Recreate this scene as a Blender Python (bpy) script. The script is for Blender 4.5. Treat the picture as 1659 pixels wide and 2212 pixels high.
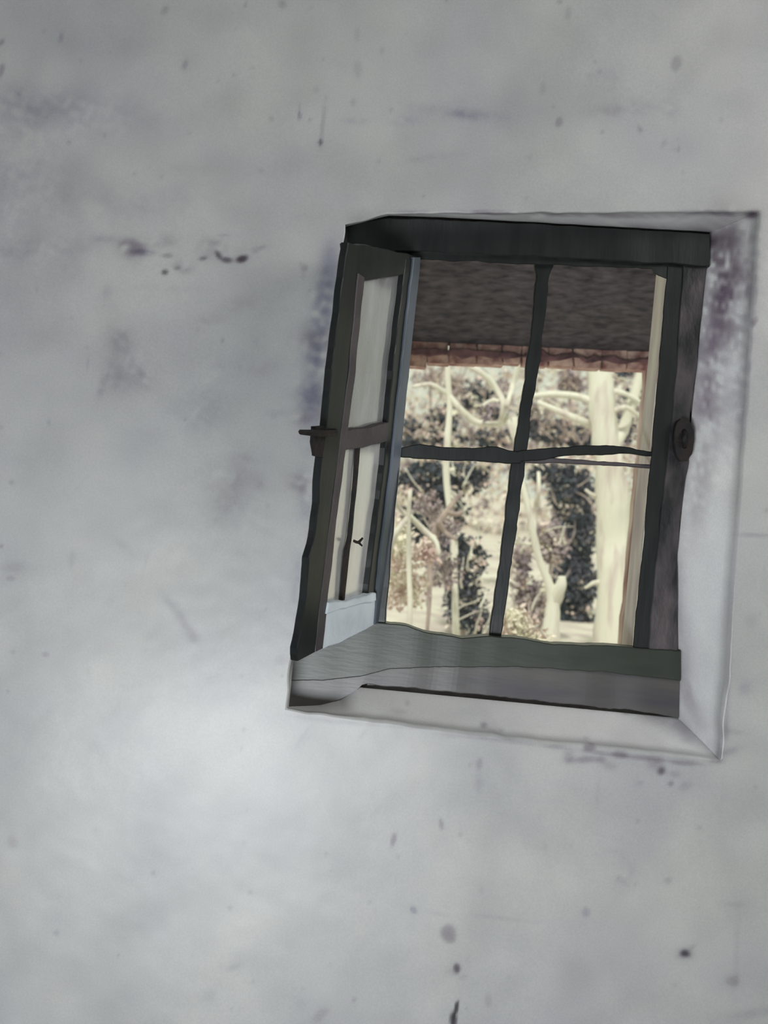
import bpy, math, random
import numpy as np
from mathutils import Vector, noise

for o in list(bpy.data.objects): bpy.data.objects.remove(o)
rnd = random.Random(7)

# ------------------------------------------------------------------ camera
W, H, F = 1659, 2212, 3039.0
ROLL = math.radians(5.3)
CAM = Vector((0.0, -2.76, 1.5))
RV = Vector((math.cos(ROLL), 0, math.sin(ROLL)))
UV = Vector((-math.sin(ROLL), 0, math.cos(ROLL)))
cd = bpy.data.cameras.new('camera'); cam = bpy.data.objects.new('camera', cd)
bpy.context.scene.collection.objects.link(cam)
cam.location = CAM
cam.rotation_euler = (math.radians(90), -ROLL, 0)
cd.sensor_fit = 'VERTICAL'; cd.sensor_height = 36.0
cd.lens = 36.0 * F / H
cd.clip_start = .05; cd.clip_end = 300
cd.dof.use_dof = True; cd.dof.focus_distance = 2.75
cd.dof.aperture_fstop = (cd.lens / 1000.0) / 0.010
bpy.context.scene.camera = cam

# ------------------------------------------------------------------ world, lights, exposure
sc = bpy.context.scene
wd = bpy.data.worlds.new('world'); sc.world = wd; wd.use_nodes = True
bg = wd.node_tree.nodes['Background']
bg.inputs['Color'].default_value = (.66, .68, .56, 1)
bg.inputs['Strength'].default_value = 1.10
sc.view_settings.view_transform = 'Standard'
sc.view_settings.look = 'None'
sc.view_settings.gamma = 1
sc.view_settings.use_curve_mapping = False
sc.view_settings.exposure = 0.0

def light(name, kind, loc, target, energy, color, **kw):
    d = bpy.data.lights.new(name, kind); o = bpy.data.objects.new(name, d)
    sc.collection.objects.link(o); o.location = loc
    o.rotation_euler = (Vector(target) - Vector(loc)).to_track_quat('-Z', 'Y').to_euler()
    d.energy = energy; d.color = color
    for k, v in kw.items(): setattr(d, k, v)
    return o
# unseen area light added low behind the camera: lights the wall and gives the satin sheen low on the left
light('low_sheen_light', 'AREA', (-.53, -3.0, .50), (-.25, 0, 1.02), 66, (.93, .975, 1.0), shape='RECTANGLE', size=1.1, size_y=.6)
# unseen fill light added to brighten the wall, from the upper right
light('room_fill', 'AREA', (1.8, -1.3, 2.78), (.1, 0, 1.3), 35, (1.0, .975, .93), shape='RECTANGLE', size=1.2, size_y=1.0)
light('sun', 'SUN', (0, -5, 8), (1.6, 1.5, 0), 2.3, (1.0, .97, .89), angle=math.radians(3))

# ------------------------------------------------------------------ helpers
def P(px, py, Y):
    """point of the plane y=Y seen at photo pixel (px, py)"""
    t = Y - CAM.y
    return CAM + t * (Vector((0, 1, 0)) + RV * ((px - W/2) / F) + UV * ((H/2 - py) / F))
def ray_plane(px, py, q, n):
    d = Vector((0, 1, 0)) + RV * ((px - W/2) / F) + UV * ((H/2 - py) / F)
    return CAM + d * ((q - CAM).dot(n) / d.dot(n))

def link(name, verts, faces, mat=None, parent=None, smooth=False):
    me = bpy.data.meshes.new(name); me.from_pydata([tuple(v) for v in verts], [], faces); me.update()
    if mat: me.materials.append(mat)
    if smooth: me.polygons.foreach_set('use_smooth', [True]*len(me.polygons))
    o = bpy.data.objects.new(name, me); sc.collection.objects.link(o)
    if parent: o.parent = parent
    return o
def tag(o, label=None, cat=None, group=None, kind=None):
    if label: o['label'] = label
    if cat: o['category'] = cat
    if group: o['group'] = group
    if kind: o['kind'] = kind
    return o
def empty(name, loc, **kw):
    o = bpy.data.objects.new(name, None); sc.collection.objects.link(o)
    o.location = loc; o.empty_display_size = .1
    bpy.context.view_layer.update()
    return tag(o, **kw)
def keep(o):  # child built in world coordinates
    if o.parent: o.matrix_parent_inverse = o.parent.matrix_world.inverted()
    return o

def resample(pts, n):
    pts = [Vector(p) for p in pts]
    L = [0]
    for a, b in zip(pts, pts[1:]): L.append(L[-1] + (b-a).length)
    out = []; j = 0
    for i in range(n+1):
        s = L[-1]*i/n
        while j < len(pts)-2 and L[j+1] < s: j += 1
        t = (s-L[j])/max(1e-9, L[j+1]-L[j])
        out.append(pts[j].lerp(pts[j+1], min(1, max(0, t))))
    return out
def slab_vf(A, B, T, n=24, wob=.0012, bev=.0018, seed=0):
    A = resample(A, n); B = resample(B, n); T = Vector(T); t = T.normalized()
    V, Fc = [], []
    for i, (a, b) in enumerate(zip(A, B)):
        u = (b-a).normalized()
        na = noise.noise(a*22 + Vector((seed, 0, 0))) * wob*2 + noise.noise(a*90 + Vector((seed, 3, 0))) * wob
        nb = noise.noise(b*22 + Vector((seed, 7, 5))) * wob*2 + noise.noise(b*90 + Vector((seed, 1, 9))) * wob
        nf = t * noise.noise(a*16 + Vector((9, seed, 2))) * wob
        a = a + u*na + nf; b = b + u*nb + nf
        c = min(bev, (b-a).length*.3, T.length*.3)
        V += [a+u*c, b-u*c, b+t*c, b+T-t*c, b+T-u*c, a+T+u*c, a+T-t*c, a+t*c]
        if i:
            p, q = (i-1)*8, i*8
            for k in range(8):
                Fc.append((p+k, p+(k+1) % 8, q+(k+1) % 8, q+k))
    Fc.append(tuple(range(8))); m = n*8
    Fc.append(tuple(m+7-k for k in range(8)))
    return V, Fc
def join(parts):
    V, Fc = [], []
    for v, f in parts:
        b = len(V); V += v; Fc += [tuple(i+b for i in q) for q in f]
    return V, Fc
def fix_normals(o):
    import bmesh
    bm = bmesh.new(); bm.from_mesh(o.data); bmesh.ops.recalc_face_normals(bm, faces=bm.faces); bm.to_mesh(o.data); bm.free()
def slab(name, A, B, T, mat, parent=None, **kw):
    v, f = slab_vf(A, B, T, **kw)
    o = link(name, v, f, mat, parent); fix_normals(o)
    return keep(o)
def pslab(name, Apx, Bpx, Y0, Y1, mat, parent=None, lean=(0, 0), **kw):
    return slab(name, [P(x, y, Y0) for x, y in Apx], [P(x, y, Y0) for x, y in Bpx], (lean[0], Y1-Y0, lean[1]), mat, parent, **kw)
def box_vf(x0, x1, y0, y1, z0, z1):
    v = [Vector(p) for p in [(x0,y0,z0),(x1,y0,z0),(x1,y1,z0),(x0,y1,z0),(x0,y0,z1),(x1,y0,z1),(x1,y1,z1),(x0,y1,z1)]]
    return v, [(0,3,2,1),(4,5,6,7),(0,1,5,4),(1,2,6,5),(2,3,7,6),(3,0,4,7)]
def tube_vf(pts, radii, sides=8, n=None, rough=.12, seed=0):
    n = n or max(4, len(pts)*4)
    R = resample([Vector((r, i, 0)) for i, r in enumerate(radii)], n)
    ctr = resample(pts, n)
    # smooth the centre line
    for _ in range(2):
        ctr = [ctr[0]] + [(ctr[i-1]+ctr[i]*2+ctr[i+1])/4 for i in range(1, n)] + [ctr[-1]]
    V, Fc = [], []
    for i, c in enumerate(ctr):
        d = (ctr[min(n, i+1)] - ctr[max(0, i-1)]).normalized()
        a = d.cross(Vector((0, 1, .13))).normalized(); b = d.cross(a).normalized()
        for k in range(sides):
            th = 2*math.pi*k/sides
            r = R[i].x * (1 + rough*noise.noise(Vector((c.x*9+math.cos(th)*2+seed, c.z*9+math.sin(th)*2, c.y*9))))
            V.append(c + (a*math.cos(th)+b*math.sin(th))*r)
        if i:
            p, q = (i-1)*sides, i*sides
            for k in range(sides): Fc.append((p+k, p+(k+1) % sides, q+(k+1) % sides, q+k))
    Fc.append(tuple(range(sides))[::-1]); Fc.append(tuple(n*sides+k for k in range(sides)))
    return V, Fc
def ptube(pl, Y, seed=0, **kw):
    """pl: [(px, py, radius_px)] on the plane y=Y"""
    s = (Y-CAM.y)/F
    pts = [P(x, y, Y) + Vector((0, noise.noise(Vector((x*.02, y*.02, seed)))*.15, 0)) for x, y, r in pl]
    return tube_vf(pts, [r*s for x, y, r in pl], seed=seed, **kw)

# ------------------------------------------------------------------ materials
def mat(name, col, rough=.5, spec=.5, var=None, scale=8, stretch=(1, 1, 1), bump=.0, bscale=40, metal=0, detail=5, contrast=(.35, .65), trans=0):
    m = bpy.data.materials.new(name); m.use_nodes = True
    nt = m.node_tree; b = nt.nodes['Principled BSDF']
    b.inputs['Base Color'].default_value = (*col, 1); b.inputs['Roughness'].default_value = rough
    b.inputs['Specular IOR Level'].default_value = spec; b.inputs['Metallic'].default_value = metal
    g = nt.nodes.new('ShaderNodeNewGeometry'); mp = nt.nodes.new('ShaderNodeMapping')
    nt.links.new(g.outputs['Position'], mp.inputs['Vector']); mp.inputs['Scale'].default_value = stretch
    if var:
        n = nt.nodes.new('ShaderNodeTexNoise'); n.inputs['Scale'].default_value = scale; n.inputs['Detail'].default_value = detail
        r = nt.nodes.new('ShaderNodeValToRGB'); nt.links.new(mp.outputs[0], n.inputs['Vector'])
        r.color_ramp.elements[0].position = contrast[0]; r.color_ramp.elements[1].position = contrast[1]
        r.color_ramp.elements[0].color = (*col, 1); r.color_ramp.elements[1].color = (*var, 1)
        nt.links.new(n.outputs['Fac'], r.inputs['Fac']); nt.links.new(r.outputs['Color'], b.inputs['Base Color'])
    if bump:
        n2 = nt.nodes.new('ShaderNodeTexNoise'); n2.inputs['Scale'].default_value = bscale; n2.inputs['Detail'].default_value = 6
        bp = nt.nodes.new('ShaderNodeBump'); bp.inputs['Strength'].default_value = bump; bp.inputs['Distance'].default_value = .01
        nt.links.new(mp.outputs[0], n2.inputs['Vector']); nt.links.new(n2.outputs['Fac'], bp.inputs['Height'])
        nt.links.new(bp.outputs['Normal'], b.inputs['Normal'])
    return m

def plaster_mat(name):
    m = bpy.data.materials.new(name); m.use_nodes = True
    nt = m.node_tree; b = nt.nodes['Principled BSDF']; L = nt.links
    b.inputs['Roughness'].default_value = .36; b.inputs['Specular IOR Level'].default_value = .5
    at = nt.nodes.new('ShaderNodeAttribute'); at.attribute_name = 'stain'
    g = nt.nodes.new('ShaderNodeNewGeometry')
    n = nt.nodes.new('ShaderNodeTexNoise'); n.inputs['Scale'].default_value = 3.2; n.inputs['Detail'].default_value = 7; n.inputs['Roughness'].default_value = .6
    r = nt.nodes.new('ShaderNodeValToRGB')
    r.color_ramp.elements[0].position = .3; r.color_ramp.elements[0].color = (.80, .80, .84, 1)
    r.color_ramp.elements[1].position = .7; r.color_ramp.elements[1].color = (1.0, 1.0, .965, 1)
    L.new(g.outputs['Position'], n.inputs['Vector']); L.new(n.outputs['Fac'], r.inputs['Fac'])
    n3 = nt.nodes.new('ShaderNodeTexNoise'); n3.inputs['Scale'].default_value = 260; n3.inputs['Detail'].default_value = 3
    r3 = nt.nodes.new('ShaderNodeValToRGB')
    r3.color_ramp.elements[0].position = .3; r3.color_ramp.elements[0].color = (.90, .90, .91, 1)
    r3.color_ramp.elements[1].position = .7; r3.color_ramp.elements[1].color = (1, 1, 1, 1)
    L.new(g.outputs['Position'], n3.inputs['Vector']); L.new(n3.outputs['Fac'], r3.inputs['Fac'])
    mx = nt.nodes.new('ShaderNodeMix'); mx.data_type = 'RGBA'; mx.blend_type = 'MULTIPLY'; mx.inputs['Factor'].default_value = 1
    mx2 = nt.nodes.new('ShaderNodeMix'); mx2.data_type = 'RGBA'; mx2.blend_type = 'MULTIPLY'; mx2.inputs['Factor'].default_value = 1
    L.new(at.outputs['Color'], mx.inputs['A']); L.new(r.outputs['Color'], mx.inputs['B'])
    L.new(mx.outputs['Result'], mx2.inputs['A']); L.new(r3.outputs['Color'], mx2.inputs['B'])
    L.new(mx2.outputs['Result'], b.inputs['Base Color'])
    n2 = nt.nodes.new('ShaderNodeTexNoise'); n2.inputs['Scale'].default_value = 16; n2.inputs['Detail'].default_value = 8
    bp = nt.nodes.new('ShaderNodeBump'); bp.inputs['Strength'].default_value = .035; bp.inputs['Distance'].default_value = .01
    L.new(g.outputs['Position'], n2.inputs['Vector']); L.new(n2.outputs['Fac'], bp.inputs['Height'])
    L.new(bp.outputs['Normal'], b.inputs['Normal'])
    return m

def glass_mat(name, tint, dust_glare, dust_glare_col, ior=.12, grough=.08):
    m = bpy.data.materials.new(name); m.use_nodes = True
    nt = m.node_tree; nt.nodes.clear(); L = nt.links
    out = nt.nodes.new('ShaderNodeOutputMaterial'); tr = nt.nodes.new('ShaderNodeBsdfTransparent')
    gl = nt.nodes.new('ShaderNodeBsdfGlossy'); gl.inputs['Roughness'].default_value = grough
    tr.inputs['Color'].default_value = (*tint, 1)
    fr = nt.nodes.new('ShaderNodeLayerWeight'); fr.inputs['Blend'].default_value = ior
    m1 = nt.nodes.new('ShaderNodeMixShader'); L.new(fr.outputs['Fresnel'], m1.inputs[0]); L.new(tr.outputs[0], m1.inputs[1]); L.new(gl.outputs[0], m1.inputs[2])
    df = nt.nodes.new('ShaderNodeBsdfDiffuse'); df.inputs['Color'].default_value = (*dust_glare_col, 1)
    g = nt.nodes.new('ShaderNodeNewGeometry'); n = nt.nodes.new('ShaderNodeTexNoise'); n.inputs['Scale'].default_value = 14; n.inputs['Detail'].default_value = 5
    mp = nt.nodes.new('ShaderNodeMapping'); mp.inputs['Scale'].default_value = (2, 2, .5)
    L.new(g.outputs['Position'], mp.inputs[0]); L.new(mp.outputs[0], n.inputs['Vector'])
    mr = nt.nodes.new('ShaderNodeMapRange'); mr.inputs['From Min'].default_value = .3; mr.inputs['From Max'].default_value = .7
    mr.inputs['To Min'].default_value = dust_glare*.6; mr.inputs['To Max'].default_value = dust_glare*1.2
    L.new(n.outputs['Fac'], mr.inputs['Value'])
    m2 = nt.nodes.new('ShaderNodeMixShader'); L.new(mr.outputs[0], m2.inputs[0]); L.new(m1.outputs[0], m2.inputs[1]); L.new(df.outputs[0], m2.inputs[2])
    L.new(m2.outputs[0], out.inputs[0])
    return m

M_pl = plaster_mat('limewashed_plaster')
M_frame = mat('dark_green_timber', (.005, .007, .007), .37, .5, (.010, .013, .012), 14, (4, 4, .6), .03, 60)
M_sillw = mat('green_timber_sill', (.024, .032, .023), .36, .5, (.034, .040, .031), 16, (.6, 3, 3), .03, 50)
M_subs = mat('weathered_sill_board', (.062, .058, .066), .36, .5, (.094, .088, .082), 9, (.5, 3, 3), .03, 60)
M_cas = mat('weathered_casing', (.010, .011, .012), .4, .5, (.095, .080, .086), 9, (2.0, 2.0, .9), .12, 60, contrast=(.40, .68))
M_blue = mat('blue_grey_paint', (.050, .066, .078), .45, .5, (.12, .14, .18), 6, (1, 1, .6), .1, 50)
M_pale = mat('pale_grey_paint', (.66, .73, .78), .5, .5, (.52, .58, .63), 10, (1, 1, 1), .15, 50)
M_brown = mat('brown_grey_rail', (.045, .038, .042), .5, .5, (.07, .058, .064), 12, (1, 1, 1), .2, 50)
M_iron = mat('rusty_iron', (.009, .009, .010), .6, .25, (.020, .014, .012), 40, (1, 1, 1), .3, 90)
M_glass = glass_mat('window_glass', (.97, .98, .97), .02, (.5, .5, .48))
M_bright = glass_mat('bright_reflection_glass', (.9, .9, .9), .36, (.92, .92, .90), .95, .22)  # bright garden reflection put into a white film and strong gloss
M_dusty = glass_mat('dusty_glass', (.90, .92, .92), .30, (.75, .76, .78), .70)
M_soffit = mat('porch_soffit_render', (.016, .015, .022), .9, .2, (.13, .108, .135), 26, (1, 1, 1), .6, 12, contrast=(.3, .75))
M_brick = mat('terracotta_edge', (.30, .13, .13), .9, .2, (.78, .56, .50), 26, (1, 1, 1), .5, 60)
M_post = mat('reddish_post', (.34, .18, .17), .85, .2, (.72, .60, .54), 12, (1, 1, .4), .4, 50)
M_bark = mat('pale_bark', (.80, .79, .70), .85, .2, (.56, .46, .45), 7, (3, 3, .5), .5, 20, contrast=(.5, .8))
M_bark2 = mat('pinkish_bark', (.52, .43, .38), .85, .2, (.30, .24, .24), 9, (2, 2, 1), .4, 30)
M_leafd = mat('dark_leaves', (.040, .060, .070), .8, .2, (.12, .12, .155), 7)
M_leafm = mat('mauve_grey_leaves', (.24, .19, .23), .8, .2, (.52, .44, .44), 7)
M_leafp = mat('pale_cream_leaves', (.90, .88, .74), .8, .2, (.74, .58, .56), 8)
M_ground = mat('sunlit_ground', (.74, .72, .62), .95, .1, (.52, .42, .42), 3.5, (1, 1, 1), .5, 10, contrast=(.4, .7))
M_floor = mat('floor_boards_grey', (.30, .28, .26), .7, .3, (.2, .19, .18), 3, (1, 8, 1), .2, 30)
M_wallin = mat('room_limewash', (.36, .36, .36), .7, .3, (.30, .30, .31), 3, (1, 1, 1), .2, 30)

# ------------------------------------------------------------------ the limewashed wall with its splayed opening
YF = .12
BASE = np.array([.475, .478, .470])
def project(X, Y, Z):
    D = Y - CAM.y
    rx, rz = RV.x, RV.z
    dx = X*rx + (Z-1.5)*rz; dy = X*UV.x + (Z-1.5)*UV.z
    return W/2 + dx/D*F, H/2 - dy/D*F

DARK = (.22, .19, .23); MAUVE = (.52, .47, .53); GREY = (.62, .60, .66); BLUE = (.54, .55, .67); LIGHT = (1.12, 1.12, 1.08)
# (px, py, rx, ry, angle_deg, strength, tint, softness, mottled)
ST = [
 (132, 81, 6, 12, 8, .6, GREY, .5, 0), (357, 22, 7, 11, 30, .45, MAUVE, .6, 0), (400, 139, 6, 11, 15, .55, MAUVE, .6, 0), (3, 92, 5, 9, 35, .7, MAUVE, .5, 0),
 (3, 152, 6, 15, 10, .7, MAUVE, .5, 0), (610, 9, 9, 9, 0, .5, MAUVE, .8, 0), (530, 10, 4, 8, 25, .5, GREY, .5, 0), (237, 113, 4, 5, 0, .3, GREY, .5, 0), (505, 162, 4, 5, 0, .35, GREY, .5, 0),
 (94, 67, 5, 5, 0, .3, GREY, .5, 0), (175, 132, 5, 5, 0, .3, GREY, .5, 0), (772, 75, 5, 12, 5, .35, GREY, .6, 0), (825, 110, 5, 8, 0, .4, GREY, .6, 0), (773, 150, 8, 16, 0, .4, GREY, .8, 0),
 (647, 250, 4, 9, 0, .8, BLUE, .5, 0), (647, 235, 2.5, 14, 4, .4, BLUE, .6, 0), (669, 259, 4, 5, 0, .5, BLUE, .5, 0), (692, 307, 5, 6, 0, .8, DARK, .5, 0), (697, 268, 4, 40, 6, .55, GREY, .5, 0),
 (585, 257, 5, 6, 0, .35, MAUVE, .7, 0), (683, 194, 5, 7, 0, .4, GREY, .6, 0), (763, 222, 6, 8, 0, .5, GREY, .6, 0), (780, 262, 40, 8, 2, .35, BLUE, .9, 1),
 (1227, 30, 7, 14, 5, .45, GREY, .4, 0), (1209, 3, 6, 5, 0, .6, GREY, .4, 0), (1461, 138, 11, 17, 5, .65, GREY, .35, 0), (1207, 263, 8, 10, 20, .6, MAUVE, .5, 0), (1301, 285, 4, 5, 0, .6, GREY, .5, 0), (1383, 281, 5, 6, 0, .7, GREY, .5, 0),
 (1466, 322, 4, 8, 10, .5, GREY, .6, 0), (1475, 374, 4, 5, 0, .4, GREY, .5, 0), (1295, 155, 5, 5, 0, .45, GREY, .6, 0), (1286, 133, 4, 4, 0, .4, GREY, .6, 0), (1173, 192, 7, 14, 0, .35, GREY, .7, 0), (1434, 310, 5, 9, 25, .35, GREY, .7, 0),
 (990, 245, 80, 12, 6, .6, BLUE, 1, 1), (1350, 235, 70, 16, -6, .4, MAUVE, 1, 1), (870, 260, 30, 12, 0, .45, BLUE, 1, 1), (1450, 235, 14, 24, 0, .4, MAUVE, 1, 1), (1280, 160, 60, 25, 20, .3, GREY, 1, 1), (930, 340, 60, 7, -8, .35, GREY, 1, 1), (1110, 70, 3, 55, -14, .35, LIGHT, .8, 0),
 (60, 235, 120, 50, 8, .45, BLUE, 1, 1), (230, 240, 160, 50, 5, .22, BLUE, 1, 1), (40, 400, 140, 120, 0, .28, BLUE, 1, 1), (380, 365, 90, 14, 0, .25, (.7,.7,.62), 1, 1), (330, 440, 160, 40, 0, .2, BLUE, 1, 1),
 # the long scuff left of the window
 (90, 540, 160, 26, -3, .42, GREY, 1, 1), (226, 516, 22, 8, 0, .5, GREY, .8, 1), (285, 535, 32, 20, 10, 1.0, MAUVE, .8, 1), (310, 545, 26, 7, 5, .8, BLUE, .7, 1), (345, 520, 34, 14, 0, .5, MAUVE, .9, 1), (362, 552, 12, 5, 0, .7, MAUVE, .7, 0), (356, 588, 7, 6, 0, .9, DARK, .6, 0), (383, 579, 7, 5, 0, .7, MAUVE, .6, 0), (395, 578, 24, 14, 0, .6, MAUVE, .9, 1),
 (440, 558, 10, 5, -10, .7, DARK, .7, 0), (472, 552, 6, 12, -35, .9, DARK, .6, 0), (490, 562, 12, 6, 10, .9, DARK, .6, 0), (522, 560, 13, 7, -15, 1.0, (.16,.12,.15), .6, 0), (550, 540, 26, 6, -20, .7, MAUVE, .8, 1), (460, 525, 26, 12, 0, .45, MAUVE, 1, 1), (485, 508, 14, 3, 0, .5, GREY, .7, 0),
 (470, 545, 60, 22, -4, .4, MAUVE, 1, 1), (160, 590, 40, 20, 0, .25, GREY, 1, 1),
 (262, 735, 26, 34, -15, .5, MAUVE, 1, 1), (255, 810, 30, 34, 10, .55, MAUVE, 1, 1), (305, 800, 24, 40, -10, .6, MAUVE, 1, 1), (222, 830, 8, 30, 18, .5, MAUVE, .9, 1), (190, 785, 3, 12, 8, .4, GREY, .8, 0), (230, 632, 9, 14, 0, .35, GREY, 1, 1), (105, 912, 4, 7, -20, .35, BLUE, .8, 0),
 (430, 890, 45, 60, 20, .35, BLUE, 1, 1), (470, 800, 16, 26, 0, .4, GREY, 1, 1), (560, 730, 14, 26, -20, .4, GREY, 1, 1), (455, 690, 26, 10, 0, .5, GREY, 1, 1), (520, 660, 60, 18, 0, .3, GREY, 1, 1), (560, 790, 50, 20, 0, .3, GREY, 1, 1), (600, 895, 30, 14, 0, .35, BLUE, 1, 1), (530, 990, 50, 10, 0, .3, GREY, 1, 1),
 (658, 579, 7, 7, 0, .7, GREY, .6, 0), (655, 595, 4, 9, 0, .3, GREY, .8, 0), (352, 625, 80, 12, 0, .22, GREY, 1, 1),
 # darker blue-mauve tones beside the casement
 (690, 690, 26, 60, 10, 1.0, BLUE, 1, 1), (705, 610, 24, 60, 8, .8, BLUE, 1, 1), (712, 560, 18, 40, 8, .8, BLUE, 1, 0), (675, 735, 40, 18, 0, .6, MAUVE, 1, 1), (680, 770, 26, 26, 0, .8, BLUE, 1, 1), (665, 860, 34, 40, 5, .6, BLUE, 1, 1), (680, 830, 24, 160, 6, .6, BLUE, 1, 1), (650, 905, 22, 14, 0, .5, MAUVE, 1, 1),
 (650, 1045, 26, 22, 15, .95, MAUVE, 1, 1), (665, 1090, 18, 40, 5, .6, BLUE, 1, 1), (500, 1035, 60, 40, 15, .35, MAUVE, 1, 1), (560, 1045, 12, 12, 0, .4, GREY, 1, 1), (500, 1100, 40, 50, 0, .3, GREY, 1, 1), (640, 1250, 10, 60, 6, .5, BLUE, 1, 1), (607, 1425, 10, 10, 0, .4, GREY, .8, 0), (560, 1130, 40, 20, 0, .3, GREY, 1, 1),
 (365, 1300, 26, 9, 50, .55, GREY, 1, 0), (395, 1340, 30, 10, 55, .6, GREY, 1, 0), (415, 1375, 22, 12, 50, .7, GREY, 1, 0), (265, 1180, 26, 8, 40, .3, GREY, 1, 1), (155, 1210, 6, 18, 5, .35, GREY, .8, 0), (23, 1041, 5, 5, 0, .5, GREY, .6, 0), (2, 1180, 5, 5, 0, .8, GREY, .5, 0), (22, 1250, 9, 5, 0, .5, GREY, .7, 0), (30, 1225, 30, 12, 0, .3, GREY, 1, 1),
 (28, 1408, 5, 5, 0, .45, GREY, .6, 0), (98, 1413, 7, 6, 0, .6, GREY, .6, 0), (17, 1493, 5, 5, 0, .4, GREY, .6, 0), (315, 1215, 4, 20, 15, .3, GREY, .9, 0),
 (28, 1820, 12, 12, 0, .4, MAUVE, .9, 0), (540, 1928, 5, 5, 0, .5, GREY, .7, 0), (497, 1961, 5, 5, 0, .5, GREY, .7, 0), (122, 2015, 6, 6, 0, .5, GREY, .7, 0), (508, 2088, 14, 7, -20, .4, GREY, .9, 0), (765, 2160, 5, 6, 0, .6, GREY, .7, 0), (695, 2190, 20, 9, -35, .5, GREY, .9, 0), (455, 2150, 12, 14, 0, .3, GREY, 1, 0), (648, 2168, 14, 12, 0, .25, GREY, 1, 0), (660, 1600, 20, 5, -45, .25, GREY, .9, 0),
 (655, 1590, 22, 5, -52, .4, GREY, .9, 0), (785, 1585, 14, 4, -50, .35, GREY, .9, 0), (705, 1760, 4, 60, -20, .25, LIGHT, .9, 0),
 # below the window
 (1036, 1648, 7, 12, 5, .7, GREY, .6, 0), (1033, 1690, 8, 22, 0, .35, BLUE, 1, 0), (1016, 1652, 5, 5, 0, .4, GREY, .7, 0), (850, 1814, 6, 14, 12, .8, MAUVE, .5, 0), (953, 1780, 5, 13, -15, .7, MAUVE, .5, 0), (893, 1965, 6, 9, -35, .7, BLUE, .5, 0), (967, 2018, 16, 19, -15, .95, MAUVE, .5, 0), (987, 2092, 7, 10, -10, 1.0, (.25,.2,.26), .6, 0), (978, 2097, 14, 9, 0, .35, MAUVE, 1, 0),
 (985, 2180, 4.5, 22, 12, 1.0, (.10,.09,.11), .3, 0), (979, 2205, 8, 20, 4, 1.0, (.08,.07,.09), .3, 0), (1055, 2160, 7, 14, 0, .45, GREY, .8, 0), (1480, 2059, 11, 8, 5, 1.0, (.16,.14,.18), .7, 0), (1480, 2060, 20, 14, 0, .5, MAUVE, 1, 0), (1495, 2047, 12, 5, -40, .4, MAUVE, 1, 0),
 (1266, 1971, 8, 9, 0, .6, BLUE, .7, 0), (1443, 1902, 8, 7, 0, .5, GREY, .7, 0), (1511, 1788, 6, 5, 0, .4, GREY, .7, 0), (1583, 2120, 14, 12, 0, .55, MAUVE, .8, 0), (1590, 1953, 22, 6, 0, .3, GREY, .9, 0), (1591, 2060, 6, 70, 2, .2, MAUVE, 1, 0), (1350, 1900, 18, 30, 25, .3, BLUE, 1, 1), (1178, 1830, 6, 10, 0, .3, GREY, 1, 0),
 (1080, 1983, 60, 5, 6, .3, GREY, 1, 0), (950, 1975, 30, 5, 10, .25, GREY, 1, 0), (1620, 2190, 70, 10, -8, .4, GREY, 1, 0), (1040, 1922, 5, 8, 0, .25, GREY, 1, 0), (1292, 1710, 4, 30, 4, .22, MAUVE, 1, 0), (1330, 1850, 50, 50, 0, .12, BLUE, 1, 1),
 # grime line under the sill
 (1274, 1615, 12, 8, 0, .9, MAUVE, .6, 0), (1266, 1594, 6, 5, 0, .5, GREY, .7, 0), (1338, 1630, 14, 7, 4, .85, MAUVE, .7, 0), (1395, 1638, 44, 5, 6, .75, MAUVE, .8, 0), (1300, 1627, 46, 4, 7, .6, MAUVE, .9, 0), (1195, 1613, 26, 5, 5, .6, MAUVE, .9, 0), (1480, 1648, 34, 5, 4, .7, MAUVE, .8, 0), (1545, 1643, 18, 7, 0, .7, MAUVE, .8, 0), (1555, 1625, 6, 20, 5, .6, MAUVE, .8, 0),
 (1260, 1641, 30, 8, -3, .75, MAUVE, .8, 0), (1298, 1641, 10, 8, 0, .7, MAUVE, .7, 0), (1228, 1632, 10, 14, 0, .5, MAUVE, .9, 0), (1415, 1650, 18, 16, 0, .55, MAUVE, 1, 0), (1428, 1665, 9, 9, 0, .9, DARK, .7, 0), (1458, 1673, 12, 7, 10, .5, GREY, .8, 0), (1449, 1693, 6, 6, 0, .7, MAUVE, .6, 0), (1482, 1698, 16, 10, -20, .45, GREY, .9, 0), (1382, 1692, 8, 6, 0, .35, BLUE, .9, 0), (1315, 1654, 14, 8, 10, .4, MAUVE, .9, 0),
 (1000, 1590, 60, 5, 5, .5, GREY, .9, 0), (1110, 1602, 60, 5, 6, .5, MAUVE, .9, 0), (760, 1562, 60, 5, 4, .45, GREY, .9, 0), (870, 1570, 60, 4, 5, .4, GREY, .9, 0), (1045, 1566, 7, 6, 0, .8, MAUVE, .7, 0), (1083, 1576, 6, 5, 0, .4, GREY, .8, 0), (862, 1537, 14, 5, 8, .4, GREY, .8, 0), (690, 1552, 60, 6, 5, .4, GREY, .9, 0),
 (1350, 1528, 18, 10, 8, 1.0, (.2,.17,.17), .7, 0), (1440, 1550, 70, 18, 12, .6, MAUVE, 1, 1), (1480, 1580, 24, 16, 45, .5, MAUVE, 1, 0), (1535, 1610, 10, 12, 0, .4, MAUVE, 1, 0), (1566, 1580, 10, 20, 0, .5, MAUVE, .9, 0), (1590, 1582, 18, 5, 10, .35, GREY, .9, 0), (1570, 1625, 26, 8, -20, .5, MAUVE, .9, 0),
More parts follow.
